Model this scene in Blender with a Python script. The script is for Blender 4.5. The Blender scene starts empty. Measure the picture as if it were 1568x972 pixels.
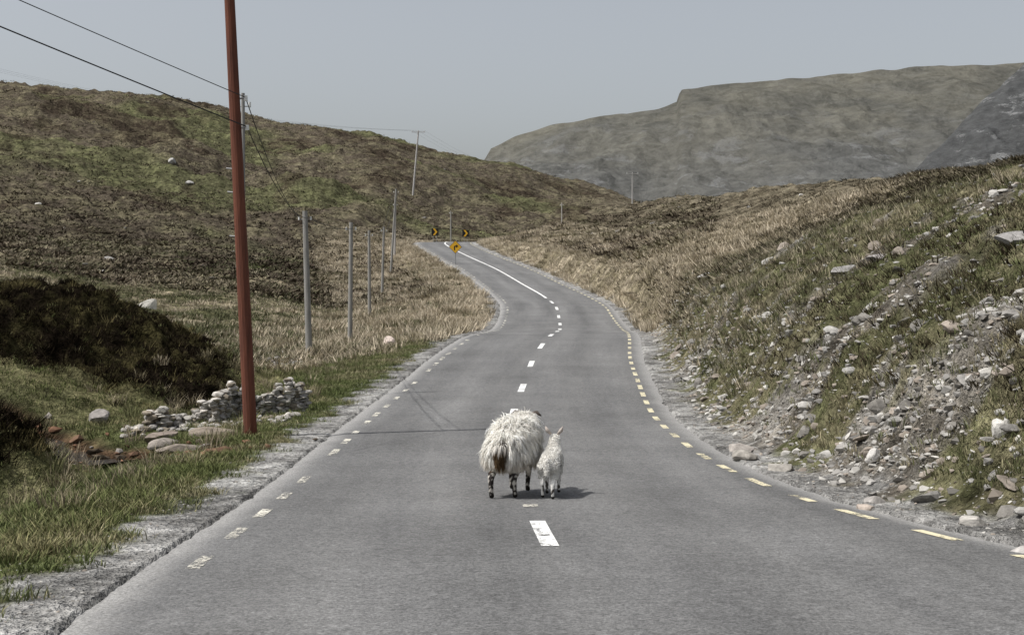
import bpy, bmesh, math, numpy as np
from mathutils import Vector, Matrix
rng = np.random.default_rng(7)
scene = bpy.context.scene
EYE = 1.7          # eye height above the road at the camera
F = 2154.0         # focal length expressed for a 1568 px wide frame

# ------------------------------------------------------------------ noise
def perlin(x, y, seed=0):
    x = np.asarray(x, float); y = np.asarray(y, float)
    xi = np.floor(x).astype(np.int64); yi = np.floor(y).astype(np.int64)
    xf = x-xi; yf = y-yi
    def g(ix, iy, dx, dy):
        n = (ix*374761393 + iy*668265263 + seed*1442695041) & 0xffffffff
        n = ((n ^ (n >> 13))*1274126177) & 0xffffffff
        n = n ^ (n >> 16)
        a = n/4294967296.0*2*np.pi
        return np.cos(a)*dx+np.sin(a)*dy
    u = xf*xf*xf*(xf*(xf*6-15)+10); v = yf*yf*yf*(yf*(yf*6-15)+10)
    a = g(xi, yi, xf, yf); b = g(xi+1, yi, xf-1, yf)
    c = g(xi, yi+1, xf, yf-1); d = g(xi+1, yi+1, xf-1, yf-1)
    return 1.5*((a*(1-u)+b*u)*(1-v)+(c*(1-u)+d*u)*v)
def fbm(x, y, wl, octv=3, seed=0, gain=.5):
    r = 0; a = 1
    for i in range(octv):
        r = r+a*perlin(x/wl+13.7*i, y/wl-7.1*i, seed+i); wl *= .48; a *= gain
    return r
def sst(v, a, b):
    t = np.clip((v-a)/(b-a), 0, 1); return t*t*(3-2*t)
def gauss(a, sig, axis):
    k = int(sig*3)+1; w = np.exp(-.5*(np.arange(-k, k+1)/sig)**2); w /= w.sum()
    pad = [(0, 0)]*a.ndim; pad[axis] = (k, k)
    p = np.pad(a, pad, mode='edge')
    return np.apply_along_axis(lambda m: np.convolve(m, w, 'valid'), axis, p)

# ------------------------------------------------------------------ mesh helpers
def link(ob, parent=None):
    scene.collection.objects.link(ob)
    if parent: ob.parent = parent
    return ob
def mesh_arr(name, V, Fc, mats, col=None, smooth=False, uv=None, cols=None, midx=None):
    V = np.asarray(V, np.float32); Fc = np.asarray(Fc, np.int32); k = Fc.shape[1]
    me = bpy.data.meshes.new(name)
    me.vertices.add(len(V)); me.vertices.foreach_set('co', V.ravel())
    me.loops.add(Fc.size); me.loops.foreach_set('vertex_index', Fc.ravel())
    me.polygons.add(len(Fc)); me.polygons.foreach_set('loop_start', np.arange(0, Fc.size, k, dtype=np.int32))
    me.update(calc_edges=True)
    me.polygons.foreach_set('use_smooth', np.full(len(Fc), smooth))
    if midx is not None: me.polygons.foreach_set('material_index', np.asarray(midx, np.int32))
    cd = dict(cols or {})
    if col is not None: cd['Col'] = col
    for n, c in cd.items():
        at = me.attributes.new(n, 'FLOAT_COLOR', 'POINT')
        c4 = np.ones((len(V), 4), np.float32); c4[:, :3] = c
        at.data.foreach_set('color', c4.ravel())
    if uv is not None:
        l = me.uv_layers.new(name='UVMap')
        l.data.foreach_set('uv', np.asarray(uv, np.float32)[Fc.ravel()].ravel())
    for m in (mats if isinstance(mats, (list, tuple)) else [mats]): me.materials.append(m)
    ob = bpy.data.objects.new(name, me); return link(ob)

class MB:
    def __init__(s): s.v = []; s.f = []; s.m = []
    def tube(s, pts, rad, n=10, mi=0, cap=True):
        pts = [Vector(p) for p in pts]; b = len(s.v)
        up = Vector((0, 0, 1))
        for i, p in enumerate(pts):
            t = (pts[min(i+1, len(pts)-1)]-pts[max(i-1, 0)]).normalized()
            a = t.cross(up if abs(t.z) < .95 else Vector((0, 1, 0))).normalized(); c = t.cross(a)
            for k in range(n):
                q = 2*math.pi*k/n; s.v.append(p+(a*math.cos(q)+c*math.sin(q))*rad[i])
        for i in range(len(pts)-1):
            for k in range(n):
                s.f.append((b+i*n+k, b+i*n+(k+1) % n, b+(i+1)*n+(k+1) % n, b+(i+1)*n+k)); s.m.append(mi)
        if cap:
            s.f.append(tuple(b+k for k in range(n))[::-1]); s.m.append(mi)
            s.f.append(tuple(b+(len(pts)-1)*n+k for k in range(n))); s.m.append(mi)
    def box(s, c, sz, mi=0, rot=None):
        b = len(s.v); c = Vector(c)
        for x in (-1, 1):
            for y in (-1, 1):
                for z in (-1, 1):
                    v = Vector((x*sz[0]/2, y*sz[1]/2, z*sz[2]/2))
                    if rot is not None: v = rot @ v
                    s.v.append(c+v)
        for q in ((0, 1, 3, 2), (4, 6, 7, 5), (0, 4, 5, 1), (2, 3, 7, 6), (0, 2, 6, 4), (1, 5, 7, 3)):
            s.f.append(tuple(b+i for i in q)); s.m.append(mi)
    def prism(s, poly, y0, y1, org, mi=0):   # polygon in xz, extruded along y
        b = len(s.v); n = len(poly); o = Vector(org)
        for y in (y0, y1):
            for (x, z) in poly: s.v.append(o+Vector((x, y, z)))
        s.f.append(tuple(b+i for i in range(n))); s.m.append(mi)
        s.f.append(tuple(b+n+i for i in range(n))[::-1]); s.m.append(mi)
        for i in range(n):
            j = (i+1) % n; s.f.append((b+i, b+n+i, b+n+j, b+j)); s.m.append(mi)
    def make(s, name, mats, smooth=False):
        me = bpy.data.meshes.new(name); me.from_pydata([tuple(v) for v in s.v], [], s.f); me.update()
        for m in mats: me.materials.append(m)
        me.polygons.foreach_set('material_index', s.m)
        me.polygons.foreach_set('use_smooth', [smooth]*len(s.f))
        return link(bpy.data.objects.new(name, me))

# ------------------------------------------------------------------ materials
def newmat(name):
    m = bpy.data.materials.new(name); m.use_nodes = True; nt = m.node_tree
    b = nt.nodes['Principled BSDF']; b.inputs['Specular IOR Level'].default_value = .25
    return m, nt, b
def N(nt, t, **kw):
    n = nt.nodes.new(t)
    for k, v in kw.items():
        if k in n.inputs: n.inputs[k].default_value = v
        else: setattr(n, k, v)
    return n
def noise(nt, vec, scale, detail=5, rough=.6):
    n = N(nt, 'ShaderNodeTexNoise', Scale=scale, Detail=detail, Roughness=rough)
    if vec is not None: nt.links.new(vec, n.inputs['Vector'])
    return n.outputs['Fac']
def maprange(nt, val, a, b, c, d):
    n = N(nt, 'ShaderNodeMapRange'); nt.links.new(val, n.inputs[0])
    for i, v in enumerate((a, b, c, d)): n.inputs[i+1].default_value = v
    return n.outputs[0]
def mth(nt, op, a, b=None):
    n = N(nt, 'ShaderNodeMath', operation=op)
    for i, q in enumerate((a, b)):
        if q is None: continue
        if isinstance(q, (int, float)): n.inputs[i].default_value = q
        else: nt.links.new(q, n.inputs[i])
    return n.outputs[0]
def mixc(nt, f, a, b, mode='MIX'):
    n = N(nt, 'ShaderNodeMix', data_type='RGBA', blend_type=mode)
    for s, q in ((n.inputs[0], f), (n.inputs[6], a), (n.inputs[7], b)):
        if isinstance(q, (int, float)): s.default_value = q
        elif isinstance(q, tuple): s.default_value = (*q, 1) if len(q) == 3 else q
        else: nt.links.new(q, s)
    return n.outputs[2]
def scalec(nt, col, fac):
    n = N(nt, 'ShaderNodeVectorMath', operation='SCALE'); nt.links.new(col, n.inputs[0])
    if isinstance(fac, (int, float)): n.inputs['Scale'].default_value = fac
    else: nt.links.new(fac, n.inputs['Scale'])
    return n.outputs[0]
def bump(nt, b, h, dist, strength=1):
    n = N(nt, 'ShaderNodeBump', Strength=strength, Distance=dist); nt.links.new(h, n.inputs['Height'])
    nt.links.new(n.outputs[0], b.inputs['Normal'])
def simple(name, col, rough=.8, var=.3, scale=8, metal=0, bmp=0, col2=None, stretch=None):
    m, nt, b = newmat(name); tc = N(nt, 'ShaderNodeTexCoord').outputs['Object']
    if stretch:
        mp = N(nt, 'ShaderNodeMapping'); mp.inputs['Scale'].default_value = stretch; nt.links.new(tc, mp.inputs[0]); tc = mp.outputs[0]
    f = maprange(nt, noise(nt, tc, scale, 6, .65), .3, .7, 0, 1)
    c2 = col2 if col2 else tuple(c*(1-var) for c in col)
    nt.links.new(mixc(nt, f, c2, col), b.inputs['Base Color'])
    b.inputs['Roughness'].default_value = rough; b.inputs['Metallic'].default_value = metal
    if bmp: bump(nt, b, f, bmp)
    return m
def attrmat(name, rough=.9, var=None, scale=10, transl=0, bmp=0, attr='Col'):
    m, nt, b = newmat(name); c = N(nt, 'ShaderNodeAttribute', attribute_name=attr).outputs['Color']
    if var:
        tc = N(nt, 'ShaderNodeTexCoord').outputs['Object']
        ns = noise(nt, tc, scale, 4, .65); c = scalec(nt, c, maprange(nt, ns, .3, .7, *var))
        if bmp: bump(nt, b, ns, bmp)
    nt.links.new(c, b.inputs['Base Color']); b.inputs['Roughness'].default_value = rough
    b.inputs['Specular IOR Level'].default_value = .1
    if transl:
        t = N(nt, 'ShaderNodeBsdfTranslucent'); nt.links.new(c, t.inputs[0])
        mx = N(nt, 'ShaderNodeMixShader', Fac=transl)
        nt.links.new(b.outputs[0], mx.inputs[1]); nt.links.new(t.outputs[0], mx.inputs[2])
        nt.links.new(mx.outputs[0], nt.nodes['Material Output'].inputs[0])
    return m
def diffmat(name, attr='Col'):
    m = bpy.data.materials.new(name); m.use_nodes = True; nt = m.node_tree; nt.nodes.remove(nt.nodes['Principled BSDF'])
    d = N(nt, 'ShaderNodeBsdfDiffuse'); a = N(nt, 'ShaderNodeAttribute', attribute_name=attr); nt.links.new(a.outputs['Color'], d.inputs[0])
    nt.links.new(d.outputs[0], nt.nodes['Material Output'].inputs[0]); return m
def mute(c, s=.92, v=.95):      # the moor is a muted, dry-season palette
    c = np.asarray(c, float); g = c.mean(-1, keepdims=True); return (g+(c-g)*s)*v

# ------------------------------------------------------------------ road centre line  (x, y, z relative to eye)
CL = [(1.3, -10, -1.55), (1.0, 0, -1.7), (.55, 7, -1.95), (.32, 11.4, -2.17), (.17, 15.5, -2.41), (.07, 20, -2.56), (.02, 24, -2.62), (0, 27.4, -2.67),
      (.12, 31, -2.63), (.33, 35.5, -2.52), (.70, 43, -2.28), (1.3, 50, -2.0), (1.8, 56.5, -2.04), (2.15, 63, -2.17), (2.45, 74, -1.86), (2.5, 80, -1.45),
      (2.08, 87, -1.04), (.74, 100, -.23), (-1.28, 115, .96), (-3.9, 130, 2.2), (-6.0, 142, 3.25), (-7.4, 155, 4.15), (-7.2, 166, 4.6), (-5.2, 176, 4.72),
      (-1.5, 184, 4.55), (5, 191, 4.3), (14, 197, 3.9), (26, 203, 3.4), (40, 208, 3.0)]
def catmull(P, n=40):
    P = np.array(P, float); P = np.vstack([2*P[0]-P[1], P, 2*P[-1]-P[-2]]); out = []
    for i in range(1, len(P)-2):
        t = np.linspace(0, 1, n, endpoint=False)[:, None]
        p0, p1, p2, p3 = P[i-1:i+3]
        d1 = np.linalg.norm(p1-p0); d2 = np.linalg.norm(p2-p1); d3 = np.linalg.norm(p3-p2)
        m1 = d2*((p1-p0)/d1*d2+(p2-p1)/d2*d1)/(d1+d2); m2 = d2*((p2-p1)/d2*d3+(p3-p2)/d3*d2)/(d2+d3)
        out.append((2*t**3-3*t**2+1)*p1+(t**3-2*t**2+t)*m1+(-2*t**3+3*t**2)*p2+(t**3-t**2)*m2)
    return np.vstack(out+[P[-2][None]])
C0 = catmull(CL)
al = np.concatenate([[0], np.cumsum(np.linalg.norm(np.diff(C0[:, :2], axis=0), axis=1))])
SL = np.arange(0, al[-1], .25)
C = np.stack([np.interp(SL, al, C0[:, i]) for i in range(3)], 1); C[:, :] = gauss(C, 5, 0)
T = np.gradient(C[:, :2], axis=0); T /= np.linalg.norm(T, axis=1)[:, None]
NR = np.stack([T[:, 1], -T[:, 0]], 1)       # to the right
ROFF = np.interp(C[:, 1], [0, 8, 13, 16.4, 20.8, 27, 45, 60, 210], [4.9, 4.15, 3.35, 2.97, 2.72, 2.8, 2.9, 2.8, 2.85]); ROFF = gauss(ROFF, 8, 0)
LOFF = 2.75
def roadinfo(x, y):
    """signed lateral offset, outside distance, road z, right offset"""
    lat = np.full(x.shape, -999.); zr = np.zeros(x.shape); ro = np.full(x.shape, 2.8); out = np.full(x.shape, 999.)
    sel = np.where((y > -12) & (y < 235) & (np.abs(x) < 48))[0]
    S = C[::3]; Sn = NR[::3]; Sr = ROFF[::3]; St = T[::3]; gz_ = np.gradient(S[:, 2])/.75
    for k in range(0, len(sel), 20000):
        ii = sel[k:k+20000]
        dx = x[ii][:, None]-S[None, :, 0]; dy = y[ii][:, None]-S[None, :, 1]
        j = np.argmin(dx*dx+dy*dy, 1); r = np.arange(len(ii))
        l = dx[r, j]*Sn[j, 0]+dy[r, j]*Sn[j, 1]; a = dx[r, j]*St[j, 0]+dy[r, j]*St[j, 1]
        big = np.abs(a) > 3
        dist = np.hypot(dx[r, j], dy[r, j]); l = np.where(big, np.sign(l)*dist, l)
        lat[ii] = l; zr[ii] = S[j, 2]+np.clip(a, -1, 1)*gz_[j]; ro[ii] = Sr[j]
        out[ii] = np.maximum(-l-LOFF-.4, l-Sr[j]-.4)
    return lat, out, zr, ro

# ------------------------------------------------------------------ terrain height table (depth, height rel. eye) per bearing
far = [(700, 30), (1200, 0), (9000, 0)]
COLS = {
 -1600: [(5, -2.0), (12, -2.2), (20, -2.0), (30, -.5), (45, 1), (70, 2), (100, 5), (160, 13), (280, 35), (380, 54), (460, 50)]+far,
 -400: [(5, -2.0), (10, -2.4), (16, -3.0), (22, -3.0), (28, -1.5), (34, .3), (45, .5), (60, 0), (100, 3), (160, 11), (280, 34), (380, 53), (460, 50)]+far,
 0: [(5, -2.0), (10, -2.3), (14, -2.75), (18, -3.0), (24, -2.9), (27, -2.75), (30, -1.9), (33, -.75), (36, -.28), (39, -.12), (46, -.9), (60, -1.0), (80, .3), (100, 1.8), (130, 4.5), (160, 9.5), (200, 16), (280, 34), (380, 52.3), (460, 49)]+far,
 130: [(5, -2.0), (10, -2.25), (14, -2.6), (17, -2.95), (21, -3.0), (25, -2.9), (28, -2.8), (32, -2.1), (34, -1.0), (37, -.55), (40, -.55), (47, -1.6), (60, -1.6), (75, -1.0), (100, 1.0), (130, 3.7), (160, 8.2), (200, 14.7), (280, 31.5), (380, 52.3), (460, 48)]+far,
 200: [(5, -2.0), (10, -2.2), (14, -2.5), (17, -2.75), (20, -2.95), (23.5, -2.95), (27, -2.88), (31, -2.7), (34, -2.0), (36, -1.25), (39, -1.0), (42, -1.1), (47, -2.0), (60, -1.9), (75, -1.5), (100, .5), (130, 3.3), (160, 7.5), (200, 14), (280, 30), (380, 51.5), (460, 48)]+far,
 330: [(5, -1.9), (12, -2.25), (18, -2.6), (24, -2.78), (28, -2.93), (33, -2.85), (36, -2.4), (38, -2.05), (41, -2.0), (46, -2.5), (60, -2.2), (75, -1.8), (100, .2), (130, 2.8), (160, 6), (200, 12), (280, 27), (380, 48), (460, 45)]+far,
 400: [(5, -1.9), (12, -2.2), (18, -2.6), (24, -2.65), (28, -2.85), (33, -2.95), (40, -2.9), (50, -2.75), (60, -2.4), (75, -1.9), (100, 0), (130, 2.5), (160, 5.0), (200, 10.5), (280, 23.5), (330, 33), (380, 44.5), (460, 42)]+far,
 500: [(5, -1.9), (12, -2.2), (18, -2.6), (24, -2.65), (33, -2.7), (40, -2.75), (50, -2.75), (60, -2.7), (80, -2.3), (100, -1.2), (130, 1.2), (160, 3.8), (200, 9.5), (280, 23), (330, 33), (380, 41.5), (460, 40)]+far,
 600: [(5, -1.8), (12, -2.2), (24, -2.6), (30, -2.6), (40, -2.5), (50, -2.45), (60, -2.4), (80, -1.9), (100, -1.0), (125, .3), (145, 2.6), (165, 4.2), (185, 5.2), (220, 11), (260, 19), (330, 31), (365, 37), (430, 36), (700, 25), (1200, 0), (9000, 0)],
 700: [(5, -1.8), (24, -2.6), (50, -2.1), (63, -2.2), (80, -1.3), (100, 0), (120, 1.6), (150, 4.1), (170, 4.6), (190, 4.9), (210, 7.0), (260, 14), (330, 26), (372, 33.7), (440, 32), (700, 22), (1200, 0), (9000, 0)],
 784: [(5, -1.8), (24, -2.6), (50, -2.1), (63, -2.2), (80, -1.3), (100, .2), (120, 2.0), (150, 4.4), (170, 5.2), (190, 5.2), (205, 5.6), (245, 9.5), (300, 18.5), (372, 32), (440, 30), (700, 20), (1200, 0), (9000, 0)],
 860: [(5, -1.8), (24, -2.6), (50, -2.1), (63, -2.2), (80, -1.2), (90, -.2), (100, .9), (120, 3.0), (140, 4.7), (170, 7.0), (190, 6.5), (250, 10), (330, 20.5), (382, 28.6), (450, 26), (700, 15), (1200, 0), (9000, 0)],
 960: [(5, -1.8), (24, -2.6), (50, -2.0), (60, -1.9), (70, -1.0), (85, .3), (110, 2.8), (150, 5.8), (200, 9.8), (240, 11.7), (300, 14.5), (390, 24), (450, 22), (700, 12), (1200, 0), (9000, 0)],
 1050: [(5, -1.8), (23, -2.6), (26, -2.5), (32, -1.9), (40, -1.1), (50, -.2), (60, .4), (80, 1.8), (110, 3.8), (150, 7.), (200, 11.2), (240, 13.9), (300, 12), (400, 12), (700, 0), (9000, 0)],
 1180: [(5, -1.8), (12, -2.2), (16, -2.35), (19, -2.15), (24, -1.5), (30, -.7), (38, .3), (45, 1.0), (50, 1.2), (60, 1.4), (80, 3.4), (120, 7), (160, 10.2), (200, 13.2), (240, 13), (300, 11), (700, -5), (9000, -5)],
 1300: [(5, -1.8), (11, -2.15), (13.5, -2.25), (16, -1.95), (20, -1.2), (25, -.3), (30, .55), (36, 1.45), (40, 1.6), (48, 1.8), (70, 4.2), (100, 7.1), (125, 8.7), (200, 11), (300, 9), (700, -5), (9000, -5)],
 1430: [(5, -1.8), (10.5, -2.1), (13, -1.75), (17, -.8), (22, .25), (27, 1.15), (31, 1.8), (35, 2.0), (42, 2.3), (60, 4.6), (80, 6.2), (120, 7.5), (200, 9), (700, -5), (9000, -5)],
 1568: [(5, -1.7), (9, -2.05), (10.5, -1.9), (13, -1.3), (17, -.2), (22, 1.05), (26, 1.9), (29, 2.1), (36, 2.6), (50, 4.35), (70, 5.6), (120, 7), (200, 9), (700, -5), (9000, -5)],
 1900: [(5, -1.6), (7.5, -1.4), (10, -.5), (15, 1.), (20, 2.2), (26, 3.2), (50, 5.5), (120, 9), (200, 10), (700, -5), (9000, -5)],
 3200: [(5, -1.0), (10, .5), (20, 3), (50, 6.5), (120, 9), (200, 10), (700, -5), (9000, -5)]}
PX = np.arange(-1600, 3201, 20.); LD = np.linspace(math.log(5), math.log(9000), 420)
ck = sorted(COLS); TB0 = np.array([np.interp(LD, [math.log(a) for a, b in COLS[k]], [b for a, b in COLS[k]]) for k in ck])
TB = np.array([np.interp(PX, ck, TB0[:, j]) for j in range(len(LD))]).T
TB = gauss(gauss(TB, 1.7, 1), 1.3, 0)
def table(x, y):
    d = np.clip(y, 5, 8900); px = np.clip(784+x/d*F, -1599, 3199)
    a = (px+1600)/20; b = (np.log(d)-LD[0])/(LD[1]-LD[0])
    i = np.clip(a.astype(int), 0, len(PX)-2); j = np.clip(b.astype(int), 0, len(LD)-2); a = a-i; b = b-j
    return (TB[i, j]*(1-a)+TB[i+1, j]*a)*(1-b)+(TB[i, j+1]*(1-a)+TB[i+1, j+1]*a)*b
STREAM = np.array([(-4.9, 22.0), (-5.7, 22.8), (-6.5, 23.6), (-7.3, 24.3), (-8.1, 25.0), (-9.0, 26.3), (-10.4, 27.6)])
STREAM = np.array([np.interp(np.linspace(0, 6, 60), range(7), STREAM[:, i]) for i in (0, 1)]).T
def streamdist(x, y):
    r = np.full(x.shape, 99.); s = np.where((np.abs(x+8) < 8) & (np.abs(y-26) < 8))[0]
    for k in range(0, len(s), 40000):
        ii = s[k:k+40000]
        r[ii] = np.sqrt(((x[ii][:, None]-STREAM[:, 0])**2+(y[ii][:, None]-STREAM[:, 1])**2).min(1))
    return r
def hummock(x, y):
    return sst(np.hypot((x+8.0)/1.25, (y-20.6)/1.4), 1.15, .6)
def zones(x, y):
    px = 784+x/np.maximum(y, 5)*F
    wob = 60*fbm(x, y, 4, 3, 77)
    mound = sst(px+wob, 400, 340)*sst(y+.8*fbm(x, y, 3, 3, 78), 29.5, 32)*sst(y, 46, 42)
    mound = np.maximum(mound, hummock(x, y))
    hill = sst(y, 105, 160)
    scree = sst(px, 940, 1080)*sst(y, 52, 38)*(x > 0)
    return px, mound, hill, scree
def ground(x, y):
    x = np.asarray(x, float); y = np.asarray(y, float)
    lat, out, zr, ro = roadinfo(x, y); px, mound, hill, scree = zones(x, y)
    z = table(x, y)
    z = z+.16*fbm(x, y, 3.2, 3, 1)*(1-hill)+.05*fbm(x, y, .6, 2, 5)*sst(y, 80, 50)
    z = z+sst(np.hypot((x+8.0)/1.5, (y-20.6)/1.6), 1.2, .2)*1.0
    z = z+mound*(.42*fbm(x, y, 2.4, 4, 11, .6)+.40*(.4-np.abs(fbm(x, y, 1.4, 3, 15, .6))))
    farm = sst(y, 1500, 600)*sst(out, 2, 16)
    z = z+hill*farm*(1.3*fbm(x, y, 32, 3, 21)+.75*fbm(x, y, 7, 4, 27, .62))
    z = z+sst(y, 60, 100)*farm*.22*fbm(x, y, 2.2, 3, 29, .6)
    hum = sst(px, 820, 560)*sst(y, 140, 190)*sst(y, 380, 300)
    z = z+hum*farm*4.0*np.maximum(0, fbm(x, y, 50, 4, 33))
    z = z+scree*(.16*fbm(x, y, 1.3, 4, 41, .62)+.10*np.abs(perlin(x/2.2, y/2.2, 44)))
    sd = streamdist(x, y); z = z-.34*np.exp(-(sd/.75)**2)
    wl = sst(out, .35, 4.0); wr = sst(out, .5, 2.2); w = np.where(lat > 0, wr, wl)
    base = zr-.02-.05*(out < .02)-.03*(out < -.3)+.008*perlin(x/.4, y/.4, 3)*(out > .1)
    return base*(1-w)+z*w, lat, out
def gz(x, y): return float(ground(np.array([x]), np.array([y]))[0][0])+EYE

# ------------------------------------------------------------------ terrain mesh
rows = np.concatenate([np.linspace(-9, 7.5, 50, endpoint=False), np.geomspace(7.5, 60, 430, endpoint=False), np.geomspace(60, 470, 450, endpoint=False), np.geomspace(470, 8500, 50)])
us = np.concatenate([np.linspace(-1.6, -.43, 40, endpoint=False), np.linspace(-.43, .43, 820, endpoint=False), np.linspace(.43, 1.6, 40)])
U, D = np.meshgrid(us, rows); X = (U*(D+10)).ravel(); Y = D.ravel()
Z, LAT, OUT = ground(X, Y); Z = Z+EYE
nr, nc = U.shape
idx = np.arange(nr*nc).reshape(nr, nc)
Q = np.stack([idx[:-1, :-1], idx[:-1, 1:], idx[1:, 1:], idx[1:, :-1]], -1).reshape(-1, 4)
# zone colours : A (dominant) and B (patches)
px, mound, hill, scree = zones(X, Y)
def L(a, b, t): return a*(1-t[:, None])+b*t[:, None]
def cc(*c): return np.tile(np.array(c, float), (len(X), 1))
A = cc(.118, .115, .062); B = cc(.28, .24, .165)                      # pasture: olive + straw
A = L(A, cc(.075, .088, .036), sst(OUT, 9, 2)*(X < 0)*sst(Y, 55, 35)); B = L(B, cc(.15, .14, .075), sst(Y, 60, 40))
lefthill = 1-sst(X-.12*Y, -10, 10)
A = L(A, cc(.092, .077, .058), sst(Y, 78, 105)*lefthill); B = L(B, cc(.155, .138, .09), sst(Y, 95, 125)*lefthill)
gp = sst(fbm(X, Y, 45, 3, 61), .0, .45)*hill*.9; B = L(B, cc(.145, .15, .075), gp); A = L(A, cc(.095, .095, .052), gp)
gb = sst(fbm(X, Y*.35, 14, 3, 63), .25, .5)*sst(Y, 85, 100)*sst(Y, 150, 125)*(X < 0); A = L(A, cc(.085, .105, .04), gb); B = L(B, cc(.11, .125, .055), gb)
dk = sst(fbm(X, Y*.5, 18, 4, 66, .6), .12, .5)*sst(Y, 85, 115)*.9; A = L(A, cc(.050, .039, .029), dk); B = L(B, cc(.10, .083, .056), dk*.7)
A = L(A, cc(.013, .010, .007), mound); B = L(B, cc(.065, .058, .026), mound)  # mound: dark peat, near-black also to paint in shade of its overhanging face
rt = sst(px, 880, 960)*sst(Y, 40, 60)
A = L(A, cc(.112, .095, .068), rt*(1-.5*dk)); B = L(B, cc(.20, .175, .125), rt)
strw = sst(OUT, 16, 5)*sst(Y, 46, 60)*sst(Y, 215, 165)
A = L(A, cc(.19, .165, .11), strw); B = L(B, cc(.38, .325, .24), strw)
rr = (X > 0)*sst(px, 960, 1060)*sst(Y, 55, 44)
def topgrass(x, y, p): return sst(fbm(x, y, 3.6, 4, 71, .7)*1.6+sst(y-(17.5+(1568-p)*.022), -13, 10)*1.25, .15, .85)
topg = topgrass(X, Y, px)
A = L(A, L(cc(.125, .112, .092), cc(.095, .097, .05), topg), rr); B = L(B, L(cc(.25, .235, .21), cc(.16, .145, .09), topg), rr)
gv = sst(OUT+.40*fbm(X, Y, .8, 3, 81), .85, .35)*(OUT > -5)
A = L(A, cc(.25, .245, .235), gv); B = L(B, cc(.36, .355, .34), gv)
sd = streamdist(X, Y); sm = sst(sd, 1.1, .6); A = L(A, cc(.035, .025, .018), sm); B = L(B, cc(.12, .075, .045), sm)
m, nt, b = newmat('moorland_ground')
geo = N(nt, 'ShaderNodeNewGeometry').outputs['Position']
a1 = N(nt, 'ShaderNodeAttribute', attribute_name='ColA').outputs['Color']; a2 = N(nt, 'ShaderNodeAttribute', attribute_name='ColB').outputs['Color']
n1 = noise(nt, geo, .22, 9, .72); n2 = noise(nt, geo, 2.2, 5, .7); n3 = noise(nt, geo, 14, 3, .7); n4 = noise(nt, geo, .8, 6, .75)
c = mixc(nt, maprange(nt, n1, .46, .58, 0, 1), a1, a2)
c = scalec(nt, c, maprange(nt, n2, .33, .68, .45, 1.55)); c = scalec(nt, c, maprange(nt, n3, .3, .7, .55, 1.45)); c = scalec(nt, c, maprange(nt, n4, .36, .62, .58, 1.38))
nt.links.new(c, b.inputs['Base Color']); b.inputs['Roughness'].default_value = 1; b.inputs['Specular IOR Level'].default_value = .0
bump(nt, b, mth(nt, 'ADD', mth(nt, 'MULTIPLY', n2, 1.0), mth(nt, 'MULTIPLY', n3, .25)), .38)
mesh_arr('ground', np.stack([X, Y, Z], 1), Q, m, cols={'ColA': A, 'ColB': B}, smooth=True)

# ------------------------------------------------------------------ road
kk = np.arange(0, len(C), 1); lt = np.linspace(0, 1, 25)
lo = -(LOFF+.42); W = np.stack([lo+(ROFF[kk]+.42-lo)*t for t in lt], 1)
edge = np.zeros_like(W); en = .09*fbm(SL[kk], SL[kk]*0, .9, 3, 91); edge[:, 0] = en; edge[:, -1] = .09*fbm(SL[kk], SL[kk]*0+9, .9, 3, 92)
W = W+edge
VX = C[kk, 0][:, None]+NR[kk, 0][:, None]*W; VY = C[kk, 1][:, None]+NR[kk, 1][:, None]*W
VZ = C[kk, 2][:, None]+EYE-.012*np.abs(W)**1.2*.5; VZ[:, 0] -= .03; VZ[:, -1] -= .03
V = np.stack([VX, VY, VZ], -1).reshape(-1, 3); ii = np.arange(len(V)).reshape(W.shape)
Qr = np.stack([ii[:-1, :-1], ii[:-1, 1:], ii[1:, 1:], ii[1:, :-1]], -1).reshape(-1, 4)
uv = np.stack([W, np.repeat(SL[kk][:, None], len(lt), 1)], -1).reshape(-1, 2)
edist = np.minimum(W-W[:, :1], W[:, -1:]-W).reshape(-1)
m, nt, b = newmat('worn_asphalt'); geo = N(nt, 'ShaderNodeNewGeometry').outputs['Position']
ed = N(nt, 'ShaderNodeAttribute', attribute_name='edge').outputs['Fac']
uvn = N(nt, 'ShaderNodeUVMap', uv_map='UVMap').outputs[0]; sx = N(nt, 'ShaderNodeSeparateXYZ'); nt.links.new(uvn, sx.inputs[0])
mp = N(nt, 'ShaderNodeMapping'); mp.inputs['Scale'].default_value = (1.3, .09, 1); nt.links.new(uvn, mp.inputs[0])
streak = noise(nt, mp.outputs[0], 1.0, 5, .6); fine = noise(nt, geo, 42, 3, .8); fine2 = noise(nt, geo, 13, 4, .75); patch = noise(nt, geo, .45, 5, .6)
w1 = mth(nt, 'SINE', mth(nt, 'MULTIPLY', sx.outputs[0], 3.6))
c = mixc(nt, maprange(nt, streak, .3, .7, 0, 1), (.126, .126, .126), (.182, .181, .178))
c = scalec(nt, c, maprange(nt, w1, -1, 1, .92, 1.07)); c = scalec(nt, c, maprange(nt, patch, .3, .7, .84, 1.14))
gr = maprange(nt, mth(nt, 'ADD', ed, mth(nt, 'MULTIPLY', mth(nt, 'SUBTRACT', fine2, .5), .9)), .38, .05, 0, 1)
c = mixc(nt, gr, c, (.30, .295, .285))
c = scalec(nt, c, maprange(nt, fine, .25, .75, .30, 1.70)); c = scalec(nt, c, maprange(nt, fine2, .3, .7, .72, 1.28))
nt.links.new(c, b.inputs['Base Color']); b.inputs['Roughness'].default_value = .9; b.inputs['Specular IOR Level'].default_value = .15
bump(nt, b, fine, .012)
rd = mesh_arr('road', V, Qr, m, uv=uv, smooth=True)
at = rd.data.attributes.new('edge', 'FLOAT', 'POINT'); at.data.foreach_set('value', edist.astype(np.float32))

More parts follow.
